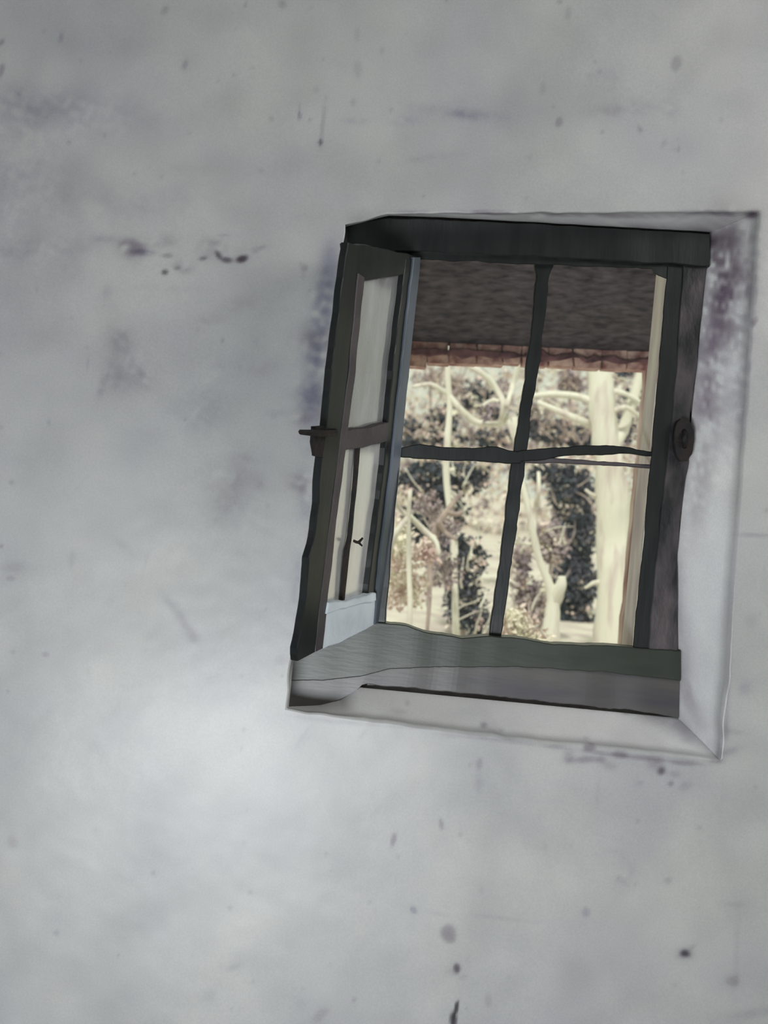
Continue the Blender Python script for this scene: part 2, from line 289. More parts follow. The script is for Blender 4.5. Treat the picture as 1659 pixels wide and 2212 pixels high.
 (1630, 1156, 40, 4, 2, .6, GREY, .9, 0), (1608, 1488, 12, 14, 20, .4, BLUE, .9, 0), (1625, 1340, 14, 16, 0, .25, MAUVE, .9, 0), (1590, 1150, 3, 400, 3, .25, MAUVE, .8, 0), (1575, 1450, 4, 150, 3, .3, MAUVE, .8, 0),
 # grime of the right reveal and head
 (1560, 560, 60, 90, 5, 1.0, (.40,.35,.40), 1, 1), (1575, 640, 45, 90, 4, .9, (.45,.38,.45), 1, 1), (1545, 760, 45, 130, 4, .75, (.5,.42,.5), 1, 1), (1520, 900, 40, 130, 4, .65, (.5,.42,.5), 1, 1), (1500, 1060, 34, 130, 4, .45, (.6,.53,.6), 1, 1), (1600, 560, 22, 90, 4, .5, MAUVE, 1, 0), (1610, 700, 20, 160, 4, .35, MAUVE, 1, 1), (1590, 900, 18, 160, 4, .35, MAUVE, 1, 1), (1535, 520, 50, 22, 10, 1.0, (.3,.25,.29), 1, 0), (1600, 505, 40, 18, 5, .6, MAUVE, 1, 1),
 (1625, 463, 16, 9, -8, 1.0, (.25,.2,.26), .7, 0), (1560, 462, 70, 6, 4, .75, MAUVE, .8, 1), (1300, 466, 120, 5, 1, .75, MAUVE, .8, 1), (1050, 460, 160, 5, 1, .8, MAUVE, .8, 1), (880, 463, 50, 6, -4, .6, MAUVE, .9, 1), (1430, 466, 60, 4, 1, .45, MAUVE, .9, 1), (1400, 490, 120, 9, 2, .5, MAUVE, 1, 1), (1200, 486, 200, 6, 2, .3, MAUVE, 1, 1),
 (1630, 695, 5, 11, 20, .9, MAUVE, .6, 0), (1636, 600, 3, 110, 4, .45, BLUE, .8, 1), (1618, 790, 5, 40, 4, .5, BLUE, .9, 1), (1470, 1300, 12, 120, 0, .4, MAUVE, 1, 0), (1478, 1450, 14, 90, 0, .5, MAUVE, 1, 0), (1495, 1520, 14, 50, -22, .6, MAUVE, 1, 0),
 
]
def fbm(X, Z, s):
    o = np.zeros_like(X)
    rs = np.random.RandomState(int(s*7) % 1000)
    for k in range(18):
        a = rs.uniform(0, 2*np.pi); f = s*rs.uniform(.4, 2.6); ph = rs.uniform(0, 6.28)
        o += np.sin((X*np.cos(a)+Z*np.sin(a))*f + ph + 1.5*np.sin((Z*np.cos(a)-X*np.sin(a))*f*.7+ph*2))
    return o/18**.5
def paint(X, Y, Z):
    px, py = project(X, Y, Z)
    col = np.ones((len(X), 3))*BASE
    XY = X - .9*np.maximum(Y, 0); mot = fbm(XY, Z, 110.0); mot2 = fbm(XY, Z, 24.0)
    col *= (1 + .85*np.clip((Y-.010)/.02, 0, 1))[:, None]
    for (cx, cy, rx, ry, ang, st, tint, soft, mt) in ST:
        R = 2.3*max(rx, ry)
        idx = np.where((np.abs(px-cx) < R) & (np.abs(py-cy) < R))[0]
        if not len(idx): continue
        a = math.radians(ang); dx = px[idx]-cx; dy = py[idx]-cy
        u = (dx*math.cos(a)+dy*math.sin(a))/rx; v = (-dx*math.sin(a)+dy*math.cos(a))/ry
        d = np.sqrt(u*u+v*v) + .13*mot[idx]
        if soft < .95: w = 1/(1+np.exp((d-1)/(.05+.22*soft)))
        else: w = np.exp(-d*d*.9)
        if mt: w = w*np.clip(.70+.5*mot[idx]+.3*mot2[idx], 0, 1.5)
        w = np.clip(w*st, 0, 1)[:, None]
        col[idx] *= (1-w) + w*np.array(tint)
    col *= (1 - .045*np.clip(mot2*.8+fbm(X, Z, 9.0), -1, 2.2))[:, None]*np.array([1, 1, 1])
    # scattered small pits
    rs = np.random.RandomState(5)
    for _ in range(170):
        cx, cy, r = rs.uniform(-200, 1850), rs.uniform(-200, 2400), rs.uniform(2.5, 5)
        idx = np.where((np.abs(px-cx) < 12) & (np.abs(py-cy) < 12))[0]
        if len(idx):
            d = np.hypot(px[idx]-cx, (py[idx]-cy)*.8)/r
            col[idx] *= (1 - rs.uniform(.08, .25)*np.exp(-d*d))[:, None]
    return col

# edges of the opening on the wall face (photo pixels of the plane y=0)
E_top = [(746, 486), (838, 462), (1100, 460), (1640, 456)]
E_rig = [(1640, 456), (1604, 1050), (1557, 1642)]
E_bot = [(620, 1530), (800, 1556), (1100, 1595), (1557, 1642)]
E_lef = [(746, 486), (728, 640), (690, 1000), (632, 1420), (620, 1530)]
def poly(E, axis):
    p = [P(x, y, 0) for x, y in E]
    a = np.array([[q.x, q.z] for q in p]); a = a[np.argsort(a[:, axis])]
    return lambda t: np.interp(t, a[:, axis], a[:, 1-axis])
fT, fB, fL, fR = poly(E_top, 0), poly(E_bot, 0), poly(E_lef, 1), poly(E_rig, 1)
zt = P(1100, 460, 0).z; zb = P(1100, 1595, 0).z; xl = P(700, 950, 0).x; xr = P(1604, 1050, 0).x
def axis_lines(fine0, fine1, a, b, lo, hi, step):
    out = [lo]
    def seg(s, e, st):
        n = max(1, int(round((e-s)/st))); return [s+(e-s)*i/n for i in range(n)]
    out = seg(lo, fine0, .12) + seg(fine0, a, step) + seg(a, b, step) + seg(b, fine1, step) + seg(fine1, hi, .12) + [hi]
    return np.array(out)
XLO, XHI, ZLO, ZHI = -2.2, 2.4, 0, 2.9
gx = axis_lines(-.95, .98, xl, xr, XLO, XHI, .0042); gz = axis_lines(.38, 2.62, zb, zt, ZLO, ZHI, .0042)
ia = int(np.argmin(abs(gx-xl))); ib = int(np.argmin(abs(gx-xr))); ja = int(np.argmin(abs(gz-zb))); jb = int(np.argmin(abs(gz-zt)))
GX, GZ = np.meshgrid(gx, gz, indexing='ij')
cxq = np.clip(GX, xl, xr); czq = np.clip(GZ, zb, zt)
def sm(d, r=.16): return np.exp(-(d/r)**2)
tx = (cxq-xl)/(xr-xl); tz = (czq-zb)/(zt-zb)
# corner aware offsets
offx = (fL(czq)-xl)*(1-tx) + (fR(czq)-xr)*tx
offz = (fB(cxq+offx)-zb)*(1-tz) + (fT(cxq+offx)-zt)*tz
fall = sm(np.hypot(GX-cxq, GZ-czq), .35)
wobx = .0014*fbm(GZ.ravel(), GZ.ravel()*.3, 40.0).reshape(GX.shape); wobz = .0013*fbm(GX.ravel(), GX.ravel()*.3, 45.0).reshape(GX.shape)
WX = GX + (offx+wobx)*fall; WZ = GZ + (offz+wobz)*fall
WY = .0035*fbm(GX.ravel(), GZ.ravel(), 5.0).reshape(GX.shape)*.6 + .00006*fbm(GX.ravel(), GZ.ravel(), 60.0).reshape(GX.shape)
nx, nz = GX.shape
idx = np.arange(nx*nz).reshape(nx, nz)
q = np.stack([idx[:-1, :-1], idx[1:, :-1], idx[1:, 1:], idx[:-1, 1:]], -1)
mask = np.ones((nx-1, nz-1), bool); mask[ia:ib, ja:jb] = False
faces = q[mask]
V = np.stack([WX.ravel(), WY.ravel(), WZ.ravel()], -1)
# reveal patches, sharing the edge vertices of the face
Q_ = lambda *c: [P(x, y, YF) for x, y in c]
inner = {'TL': P(742, 492, YF), 'TR': P(1533, 503, YF), 'BR': P(1465, 1551, YF), 'BL': P(640, 1466, YF)}
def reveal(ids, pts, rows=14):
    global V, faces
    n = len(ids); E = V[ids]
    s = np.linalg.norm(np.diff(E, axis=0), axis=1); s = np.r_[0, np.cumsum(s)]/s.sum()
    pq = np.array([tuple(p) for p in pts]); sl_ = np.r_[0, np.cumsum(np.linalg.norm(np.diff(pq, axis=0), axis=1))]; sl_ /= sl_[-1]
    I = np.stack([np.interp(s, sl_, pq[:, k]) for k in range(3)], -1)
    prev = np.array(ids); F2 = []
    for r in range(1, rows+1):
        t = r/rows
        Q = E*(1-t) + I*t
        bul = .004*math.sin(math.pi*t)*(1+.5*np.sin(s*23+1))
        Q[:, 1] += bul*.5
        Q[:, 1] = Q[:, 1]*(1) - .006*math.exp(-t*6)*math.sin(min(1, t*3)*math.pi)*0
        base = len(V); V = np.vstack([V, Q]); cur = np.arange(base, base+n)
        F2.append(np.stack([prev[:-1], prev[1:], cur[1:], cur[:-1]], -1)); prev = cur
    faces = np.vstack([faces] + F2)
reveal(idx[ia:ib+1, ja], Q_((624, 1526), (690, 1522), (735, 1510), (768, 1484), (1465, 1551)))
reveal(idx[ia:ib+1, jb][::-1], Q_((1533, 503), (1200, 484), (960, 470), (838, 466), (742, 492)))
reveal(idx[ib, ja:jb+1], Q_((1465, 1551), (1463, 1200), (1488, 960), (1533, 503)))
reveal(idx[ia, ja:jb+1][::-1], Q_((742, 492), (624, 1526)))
me = bpy.data.meshes.new('wall_front')
me.vertices.add(len(V)); me.vertices.foreach_set('co', V.ravel())
me.loops.add(len(faces)*4); me.polygons.add(len(faces))
me.polygons.foreach_set('loop_start', np.arange(len(faces))*4)
me.polygons.foreach_set('loop_total', np.full(len(faces), 4))
me.loops.foreach_set('vertex_index', faces.ravel().astype(np.int32))
me.polygons.foreach_set('use_smooth', np.ones(len(faces), bool))
me.update(calc_edges=True); me.validate()
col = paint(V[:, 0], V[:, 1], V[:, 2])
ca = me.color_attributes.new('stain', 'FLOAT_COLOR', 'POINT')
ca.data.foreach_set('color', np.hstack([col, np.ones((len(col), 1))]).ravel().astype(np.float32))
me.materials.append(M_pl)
wall = bpy.data.objects.new('wall_front', me); sc.collection.objects.link(wall); tag(wall, kind='structure')

def attr_plain(o):
    n = len(o.data.vertices); c = np.tile(np.r_[BASE, 1.0], n).astype(np.float32)
    a = o.data.color_attributes.new('stain', 'FLOAT_COLOR', 'POINT'); a.data.foreach_set('color', c)
# outer leaf of the wall, round the opening (its right cheek shows through the panes)
YO0, YO1 = .165, .30
ox0, ox1 = P(850, 950, YO0).x, P(1418, 850, YO0).x
oz0, oz1 = P(1100, 1420, YO0).z, P(1100, 500, YO0).z
cheek_top = P(1443, 585, YO0).x; cheek_bot = P(1367, 1400, YO0).x
parts = [box_vf(XLO, ox0, YO0, YO1, ZLO, ZHI), box_vf(1.2, XHI, YO0, YO1, ZLO, ZHI),
         box_vf(ox0, 1.2, YO0, YO1, ZLO, oz0), box_vf(ox0, 1.2, YO0, YO1, oz1, ZHI)]
v, f = box_vf(0, 1.2, YO0, YO1, oz0, oz1)
for i in (0, 3): v[i].x = cheek_bot
for i in (4, 7): v[i].x = cheek_top
parts.append((v, f))
v, f = join(parts)
M_out = mat('outer_limewash', (.54, .46, .45), .9, .2, (.84, .80, .72), 10, (1, 1, .4), .3, 40)
o = link('wall_outer', v, f, M_out); tag(o, kind='structure')
# whitewashed rebate left of the frame, seen through the open casement
v, f = slab_vf([P(728, 480, YF), P(636, 1440, YF)], [P(906, 480, YF), P(826, 1440, YF)], (0, .045, 0), n=20, wob=.0012)
o = link('trim_1', v, f, M_pl); fix_normals(o); attr_plain(o); tag(o, kind='structure')

# room shell
for nm, b, m in [('floor', (XLO, XHI, -4.2, .12, -.08, 0), M_floor), ('ceiling', (XLO-.1, XHI+.1, -4.3, .32, 2.9, 3.0), M_wallin),
                 ('wall_left', (XLO-.1, XLO, -4.2, .3, -.08, 2.9), M_wallin), ('wall_right', (XHI, XHI+.1, -4.2, .3, -.08, 2.9), M_wallin),
                 ('wall_rear', (XLO-.1, XHI+.1, -4.3, -4.2, -.08, 2.9), M_wallin)]:
    v, f = box_vf(*b); tag(link(nm, v, f, m), kind='structure')

# ------------------------------------------------------------------ window frame
win = empty('window_1', P(1100, 1510, YF), kind='structure')
Y0, Y1 = YF-.012, .165
pslab('head_board', [(750, 489), (790, 478), (838, 470), (960, 474), (1200, 486), (1533, 505)], [(750, 541), (790, 541), (838, 542), (960, 545), (1200, 556), (1533, 575)], Y0-.01, Y1, M_frame, win, n=60, wob=.0012)
pslab('head_lining', [(760, 530), (1100, 545), (1500, 565)], [(760, 562), (905, 562), (1000, 563), (1150, 572), (1440, 582), (1500, 586)], Y0+.006, YF+.034, M_frame, win, lean=(0, .014), n=60, wob=.0016)
pslab('left_jamb', [(866, 540), (790, 1480)], [(900, 540), (822, 1480)], Y0+.004, Y1, M_frame, win, n=40)
pslab('right_jamb', [(1441, 575), (1413, 900), (1396, 1100), (1365, 1420)], [(1486, 575), (1456, 900), (1432, 1100), (1400, 1420)], Y0+.004, YF+.040, M_frame, win, lean=(.010, 0), n=60, wob=.0011)
o = pslab('casing_board', [(1480, 530), (1452, 900), (1428, 1100), (1397, 1440)], [(1530, 530), (1513, 700), (1503, 820), (1490, 900), (1488, 1000), (1470, 1100), (1464, 1200), (1464, 1440)], Y0+.001, Y1, M_cas, win, n=60, wob=.0011)
tag(o, label='weathered brown casing board with worn grey patches')
o = pslab('corner_block', [(1404, 572), (1445, 572)], [(1411, 590), (1445, 606)], Y0+.006, YF+.030, M_frame, win, lean=(.006, .010), n=6)
o = pslab('sill_rail', [(634, 1330), (830, 1345), (880, 1352), (920, 1366), (1000, 1377), (1060, 1373), (1130, 1378), (1180, 1391), (1300, 1394), (1470, 1406)],
      [(622, 1470), (700, 1470), (780, 1462), (840, 1446), (1000, 1440), (1130, 1442), (1300, 1452), (1470, 1470)], Y0-.004, Y1, M_sillw, win, n=80, wob=.0011)
tag(o, label='dark green upper rail of the sill')
o = pslab('sill_board', [(626, 1460), (700, 1462), (780, 1455), (840, 1438), (1000, 1425), (1300, 1446), (1468, 1460)], [(621, 1528), (690, 1526), (730, 1516), (772, 1490), (784, 1478), (900, 1487), (1100, 1509), (1300, 1527), (1466, 1551)], Y0+.002, Y1, M_subs, win, n=80, wob=.0016)
tag(o, label='weathered grey brown lower board of the sill')
# glazing bars of the four fixed panes
YG0, YG1 = YF+.010, YF+.032
pslab('glazing_bar', [(1154, 562), (1158, 600), (1153, 660), (1142, 760), (1120, 900), (1104, 1010), (1083, 1180), (1054, 1392)], [(1200, 562), (1186, 600), (1181, 660), (1169, 760), (1147, 900), (1134, 1010), (1111, 1180), (1080, 1392)], YG0, YG1, M_frame, win, n=80, wob=.0015)
pslab('glazing_bar', [(860, 968), (905, 958), (960, 966), (1040, 967), (1070, 962), (1100, 972), (1125, 976)], [(860, 988), (905, 992), (960, 994), (1040, 997), (1070, 998), (1100, 1001), (1125, 1001)], YG0-.004, YG1-.006, M_frame, win, n=40, wob=.0011)
pslab('glazing_bar', [(1120, 974), (1180, 967), (1300, 961), (1360, 966), (1412, 976)], [(1120, 998), (1180, 993), (1210, 986), (1300, 982), (1360, 980), (1412, 986)], YG0-.004, YG1-.006, M_frame, win, n=40, wob=.0012)
o = pslab('lower_rail', [(1120, 984), (1200, 990), (1300, 996), (1405, 1004)], [(1120, 1000), (1200, 1001), (1300, 1005), (1405, 1012)], YG0, YG1-.008, M_brown, win, n=40, wob=.001)
tag(o, label='thin reddish brown bar under the cross bar')
def pane(name, quad, parent, m, y=YG1-.010):
    p = [P(x, yy, y) for x, yy in quad] + [P(x, yy, y)+Vector((0, .004, 0)) for x, yy in quad]
    o = link(name, p, [(3, 2, 1, 0), (4, 5, 6, 7), (0, 1, 5, 4), (1, 2, 6, 5), (2, 3, 7, 6), (3, 0, 4, 7)], m, parent); fix_normals(o); return keep(o)
pane('pane', [(895, 548), (1166, 556), (1112, 985), (855, 975)], win, M_glass)
pane('pane', [(1186, 556), (1444, 566), (1404, 978), (1128, 985)], win, M_glass)
pane('pane', [(856, 985), (1112, 992), (1060, 1385), (818, 1355)], win, M_glass)
pane('pane', [(1128, 992), (1403, 1006), (1366, 1402), (1080, 1388)], win, M_glass)
# iron catch on the right casing
a = [(1480, 905), (1491, 912), (1498, 930), (1499, 955), (1495, 980), (1484, 996)]
b = [(1470, 905), (1460, 915), (1456, 935), (1456, 960), (1460, 982), (1470, 996)]
o = pslab('catch_plate', b, a, Y0-.020, Y0-.002, M_iron, win, n=16, wob=.001); tag(o, label='rounded dark iron catch')
s = (YF-.03-CAM.y)/F
v, f = tube_vf([P(1478, 930, Y0-.018), P(1478, 948, Y0-.034), P(1479, 966, Y0-.018)], [5*s, 6*s, 5*s], n=10)
keep(link('catch_staple', v, f, M_iron, win, True))

# ------------------------------------------------------------------ open casement, swung into the room
Yh, Yfree = YF-.002, -.205
Hm, Fm = P(866, 950, Yh), P(684, 950, Yfree)
up = (P(735, 526, Yfree) - P(622, 1420, Yfree)).normalized()
nrm = (Fm-Hm).cross(up).normalized()
if nrm.y > 0: nrm = -nrm
LP = lambda x, y: ray_plane(x, y, Hm, nrm)
TH = -nrm*.016
def lslab(name, A, B, m, parent, T=TH, off=0, **kw):
    o = slab(name, [LP(x, y)+nrm*off for x, y in A], [LP(x, y)+nrm*off for x, y in B], T, m, parent, **kw); return o
FS = slab_vf([LP(*p) for p in [(752, 524), (735, 650), (717, 800), (704, 930), (694, 1000), (688, 1090), (679, 1165), (667, 1205), (662, 1290), (651, 1360), (640, 1405), (643, 1428)]],
             [LP(*p) for p in [(774, 531), (768, 640), (752, 800), (737, 930), (729, 1000), (716, 1090), (708, 1165), (703, 1205), (694, 1290), (687, 1350), (681, 1400), (681, 1408)]], TH, n=60, wob=.0012)
cas = link('casement', *FS, M_frame, win); fix_normals(cas); keep(cas)
tag(cas, label='open casement swung into the room, dark green outer stile')
def clab(*a, **k): return lslab(a[0], a[1], a[2], a[3], cas, **k)
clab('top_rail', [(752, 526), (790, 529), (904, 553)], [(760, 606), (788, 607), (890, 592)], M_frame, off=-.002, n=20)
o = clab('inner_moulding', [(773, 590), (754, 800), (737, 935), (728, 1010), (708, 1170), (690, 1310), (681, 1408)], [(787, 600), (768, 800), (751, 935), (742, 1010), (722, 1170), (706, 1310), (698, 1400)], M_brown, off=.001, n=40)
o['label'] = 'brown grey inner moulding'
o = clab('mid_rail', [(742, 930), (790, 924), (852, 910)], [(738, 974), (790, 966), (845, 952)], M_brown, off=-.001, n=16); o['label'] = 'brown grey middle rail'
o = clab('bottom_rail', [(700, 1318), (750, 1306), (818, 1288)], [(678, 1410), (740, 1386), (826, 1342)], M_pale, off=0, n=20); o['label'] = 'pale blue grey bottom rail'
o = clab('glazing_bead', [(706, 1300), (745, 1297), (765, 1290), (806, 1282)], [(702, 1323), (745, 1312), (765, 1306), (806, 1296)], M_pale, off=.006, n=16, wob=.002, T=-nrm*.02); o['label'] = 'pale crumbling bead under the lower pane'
clab('hinge_stile', [(878, 560), (851, 790), (838, 930), (826, 1050), (806, 1200), (794, 1300)], [(897, 560), (870, 790), (858, 930), (846, 1050), (826, 1200), (816, 1300)], M_frame, off=-.001, n=40)
o = clab('hinge_edge', [(891, 556), (864, 790), (850, 930), (838, 1050), (818, 1200), (806, 1348)], [(906, 556), (882, 790), (868, 930), (856, 1050), (840, 1200), (826, 1343)], M_blue, off=.004, n=40); o['label'] = 'blue grey edge strip on the hinge side'
def lpane(quad, m):
    p = [LP(*c)-nrm*.014 for c in quad]; p += [c-nrm*.004 for c in p]
    o = link('pane', p, [(3, 2, 1, 0), (4, 5, 6, 7), (0, 1, 5, 4), (1, 2, 6, 5), (2, 3, 7, 6), (3, 0, 4, 7)], m, cas); fix_normals(o); return keep(o)
lpane([(775, 596), (886, 585), (846, 925), (745, 935)], M_dusty)
lpane([(737, 965), (838, 950), (800, 1300), (702, 1315)], M_bright)
clab('thin_bar', [(778, 965), (769, 1080), (760, 1165), (753, 1190), (749, 1230), (744, 1302)], [(783, 965), (773, 1080), (764, 1165), (760, 1190), (756, 1230), (749, 1302)], M_iron, T=-nrm*.008, off=-.004, n=30, wob=.0006, bev=.001)
v, f = tube_vf([LP(761, 1168)+nrm*.004, LP(768, 1172)+nrm*.006, LP(777, 1162)+nrm*.006], [.0028, .003, .0022], n=8)
v2, f2 = tube_vf([LP(768, 1170)+nrm*.006, LP(776, 1178)+nrm*.006], [.0028, .0018], n=6)
keep(link('catch', *join([(v, f), (v2, f2)]), M_iron, cas, True))
# iron latch of the free stile, reaching past its edge
sl = (Yfree-CAM.y)/F
v1 = tube_vf([LP(716, 934)+nrm*.006, LP(690, 935)+nrm*.010, LP(660, 932)+nrm*.008, LP(646, 932)+nrm*.004], [9*sl, 9*sl, 8*sl, 6*sl], n=12, rough=.5)
v2 = slab_vf([LP(681, 922), LP(679, 955), LP(683, 985)], [LP(704, 920), LP(702, 950), LP(700, 990)], -nrm*.010, n=10, wob=.0012)
o = link('latch', *join([v1, v2]), M_iron, cas); fix_normals(o); keep(o); o['label'] = 'rough dark iron latch'

# ------------------------------------------------------------------ porch outside
YP = 1.6
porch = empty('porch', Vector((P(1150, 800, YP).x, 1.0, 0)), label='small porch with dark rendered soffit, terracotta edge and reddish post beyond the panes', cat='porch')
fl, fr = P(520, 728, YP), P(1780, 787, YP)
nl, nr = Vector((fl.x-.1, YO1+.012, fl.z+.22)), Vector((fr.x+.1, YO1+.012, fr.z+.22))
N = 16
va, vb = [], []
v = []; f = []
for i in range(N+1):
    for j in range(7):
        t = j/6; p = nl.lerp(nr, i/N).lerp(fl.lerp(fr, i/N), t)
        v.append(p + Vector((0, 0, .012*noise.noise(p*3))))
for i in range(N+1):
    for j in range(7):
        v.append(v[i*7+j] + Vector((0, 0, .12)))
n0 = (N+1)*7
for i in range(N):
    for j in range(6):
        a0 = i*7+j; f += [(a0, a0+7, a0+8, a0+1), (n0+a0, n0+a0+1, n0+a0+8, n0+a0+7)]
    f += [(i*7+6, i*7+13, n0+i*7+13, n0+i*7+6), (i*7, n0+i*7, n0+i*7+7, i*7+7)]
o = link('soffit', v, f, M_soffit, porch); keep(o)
# terracotta pieces along the outer edge
def edge_y(x, top=True):
    return np.interp(x, [520, 890, 1100, 1250, 1410, 1780], [738, 757, 765, 772, 781, 800]) if top else np.interp(x, [520, 890, 1100, 1250, 1410, 1780], [758, 786, 786, 790, 800, 820])
x = 540; k = 0
while x < 1760:
    w = rnd.uniform(44, 66)
    y0, y1 = edge_y(x+w/2)-26, edge_y(x+w/2, False)+rnd.uniform(-4, 5)
    p0 = P(x, y0, YP-.02); p1 = P(x+w-3, y1, YP-.02)
    vv, ff = slab_vf([P(x, y0, YP-.03+rnd.uniform(-.008, .008)), P(x+1, y1, YP-.03)], [P(x+w-3, y0+3, YP-.03), P(x+w-3, y1+3, YP-.03)], (0, .09, 0), n=2, bev=.004, wob=.004, seed=k)
    o = link('tile', vv, ff, M_brick, porch); fix_normals(o); keep(o)
    x += w-2; k += 1
M_fas = mat('mauve_fascia', (.07, .03, .045), .9, .2, (.30, .15, .17), 18, (1, 1, 1), .4, 50)
o = pslab('fascia', [(500, 734), (890, 752), (1100, 760), (1250, 767), (1410, 776), (1780, 796)], [(500, 746), (890, 765), (1100, 771), (1250, 778), (1410, 789), (1780, 808)], YP-.055, YP-.03, M_fas, porch, n=90, wob=.008)
s = (YP-CAM.y)/F
o = pslab('post', [(1397, 770), (1388, 900), (1376, 1010), (1300, 1830)], [(1416, 770), (1407, 900), (1395, 1010), (1319, 1830)], YP-.03, YP+.03, M_post, porch, n=30, wob=.003)
zb_ = min(vv.co.z for vv in o.data.vertices)
for vv in o.data.vertices:
    if vv.co.z < zb_+.02: vv.co.z = .2
pslab('post', [(640, 740), (566, 1830)], [(660, 740), (586, 1830)], YP-.03, YP+.03, M_post, porch, n=12)

# ------------------------------------------------------------------ garden
def gz_at(x, y):
    t = min(1, max(0, (y-1.2)/4.8)); t = t*t*(3-2*t)
    return .12 + .70*t + max(0, y-6)*.035 + .05*noise.noise(Vector((x*.9, y*.9, 0)))*t + .18*math.exp(-((x-.15)/.5)**2-((y-5.2)/1.0)**2)
v, f = [], []
nxg, nyg = 60, 70
for i in range(nxg+1):
    for j in range(nyg+1):
        xx = -16+32*i/nxg; xx = xx*abs(xx)/16
        yy = YO1 + 60*(j/nyg)**2
        v.append((xx, yy, gz_at(xx, yy)))
for i in range(nxg):
    for j in range(nyg):
        a0 = i*(nyg+1)+j; f.append((a0, a0+nyg+1, a0+nyg+2, a0+1))
tag(link('ground', v, f, M_ground, None, True), kind='structure')

def leaves_vf(cl, seed, size):
    """cl: [(px, py, rx_px, ry_px, Y, count)] -> small curled leaf blades"""
    r = random.Random(seed); V, Fc = [], []
    for (cx, cy, rx, ry, Y, n) in cl:
        c = P(cx, cy, Y); s = (Y-CAM.y)/F
        for _ in range(n):
            a = Vector((r.gauss(0, 1), r.gauss(0, 1), r.gauss(0, 1))).normalized() * (r.random()**.45)
            p = c + RV*(a.x*rx*s) + UV*(a.z*ry*s) + Vector((0, a.y*max(rx, ry)*s*.8, 0))
            d = Vector((r.uniform(-1, 1), r.uniform(-1, 1), r.uniform(-1.2, .6))).normalized()
            w = d.cross(Vector((r.uniform(-1, 1), r.uniform(-1, 1), r.uniform(-1, 1)))).normalized()
            L = size*r.uniform(.6, 1.3); b = len(V)
            V += [p, p+d*L*.5+w*L*.28, p+d*L, p+d*L*.5-w*L*.28]
            Fc.append((b, b+1, b+2, b+3))
    return V, Fc
def plant(name, label, cat, stems, Y, clumps, lm, bm=None, size=.035, group=None, seed=1):
    """stems: lists of (px, py, r_px); first point of the first one is the foot"""
    fx, fy, fr_ = stems[0][0]
    foot = P(fx, fy, Y); foot = Vector((foot.x, Y, gz_at(foot.x, Y)))
    root = empty(name, foot, label=label, cat=cat, group=group)
    s = (Y-CAM.y)/F
    for i, st in enumerate(stems):
        if i == 0:   # run the stem down into the ground
            top = P(st[0][0], st[0][1], Y)
            pts = [Vector((top.x, Y, gz_at(top.x, Y)-.05))] if top.z > gz_at(top.x, Y) else []
            pl = [P(x, y, Y) + Vector((0, noise.noise(Vector((x*.02, y*.02, seed)))*.1, 0)) for x, y, r in st]
            vf = tube_vf(pts+pl, ([st[0][2]*s*1.15] if pts else [])+[r*s for x, y, r in st], sides=10, n=28, rough=.35, seed=seed)
        else:
            vf = ptube(st, Y, seed=seed, n=14, rough=.3)
        o = link('trunk' if i == 0 else 'branch', *vf, bm or M_bark, root, True); keep(o)
    if clumps:
        o = link('foliage', *leaves_vf(clumps, seed, size), lm, root); keep(o); tag(o, kind='stuff')
    return root

plant('pale_tree', 'stout pale-barked tree trunk, sunlit, at the right edge of the lower right pane', 'tree',
      [[(1324, 1420, 40), (1324, 1300, 38), (1325, 1150, 38), (1324, 1030, 37), (1305, 960, 30), (1298, 880, 26), (1292, 780, 24), (1290, 640, 20)],
       [(1310, 985, 16), (1350, 930, 12), (1375, 850, 11), (1392, 780, 9)], [(1300, 880, 9), (1250, 856, 8), (1190, 850, 7), (1140, 856, 6)],
       [(1310, 930, 9), (1240, 905, 8), (1160, 868, 6)], [(1298, 840, 8), (1345, 850, 6), (1390, 870, 4)], [(1298, 900, 7), (1345, 880, 6), (1385, 900, 4)],
       [(1296, 1075, 9), (1275, 1068, 6), (1262, 1058, 3)], [(1296, 1258, 7), (1278, 1258, 5), (1262, 1270, 3)]], 4.6,
      [(1345, 800, 22, 12, 4.7, 60), (1365, 850, 22, 14, 4.7, 90), (1350, 925, 28, 36, 4.8, 160)], M_leafd, size=.03, seed=3)
plant('slender_tree', 'slender pale leaning trunk with lumpy foot in the lower right pane', 'tree',
      [[(1190, 1380, 20), (1190, 1330, 26), (1200, 1290, 26), (1190, 1262, 15), (1165, 1220, 8), (1152, 1160, 8), (1140, 1090, 7), (1122, 1030, 7), (1112, 900, 6)],
       [(1200, 1290, 20), (1212, 1262, 14), (1212, 1244, 8)], [(1152, 1155, 6), (1156, 1110, 6), (1162, 1060, 5), (1164, 1020, 4)]], 3.6, [], None, seed=5)
plant('bare_trunk', 'straight pale trunk right behind the central glazing bar', 'tree',
      [[(1072, 1380, 9), (1090, 1250, 10), (1098, 1150, 9), (1104, 1040, 8)], [(1076, 1170, 3), (1110, 1172, 3), (1150, 1176, 3)]], 4.0, [], None, M_bark, seed=6)
plant('looped_tree', 'pale tree with looping bare branches in the upper left pane', 'tree',
      [[(985, 1420, 8), (980, 1200, 7), (962, 1010, 6), (965, 960, 6), (975, 860, 8), (962, 800, 7), (975, 760, 6)],
       [(968, 850, 8), (995, 885, 7), (1025, 912, 7), (1080, 918, 7), (1096, 905, 6)], [(1080, 918, 7), (1092, 880, 7), (1075, 840, 7), (1050, 812, 7), (1010, 790, 6), (965, 780, 5)],
       [(1040, 880, 5), (1062, 866, 5), (1075, 870, 5)], [(1092, 880, 5), (1110, 830, 6), (1125, 780, 5)], [(968, 850, 6), (930, 830, 5), (890, 836, 4)], [(1096, 900, 5), (1110, 950, 6), (1130, 985, 5)]], 4.35,
      [(1055, 885, 20, 22, 4.2, 60)], M_leafm, size=.035, seed=8)
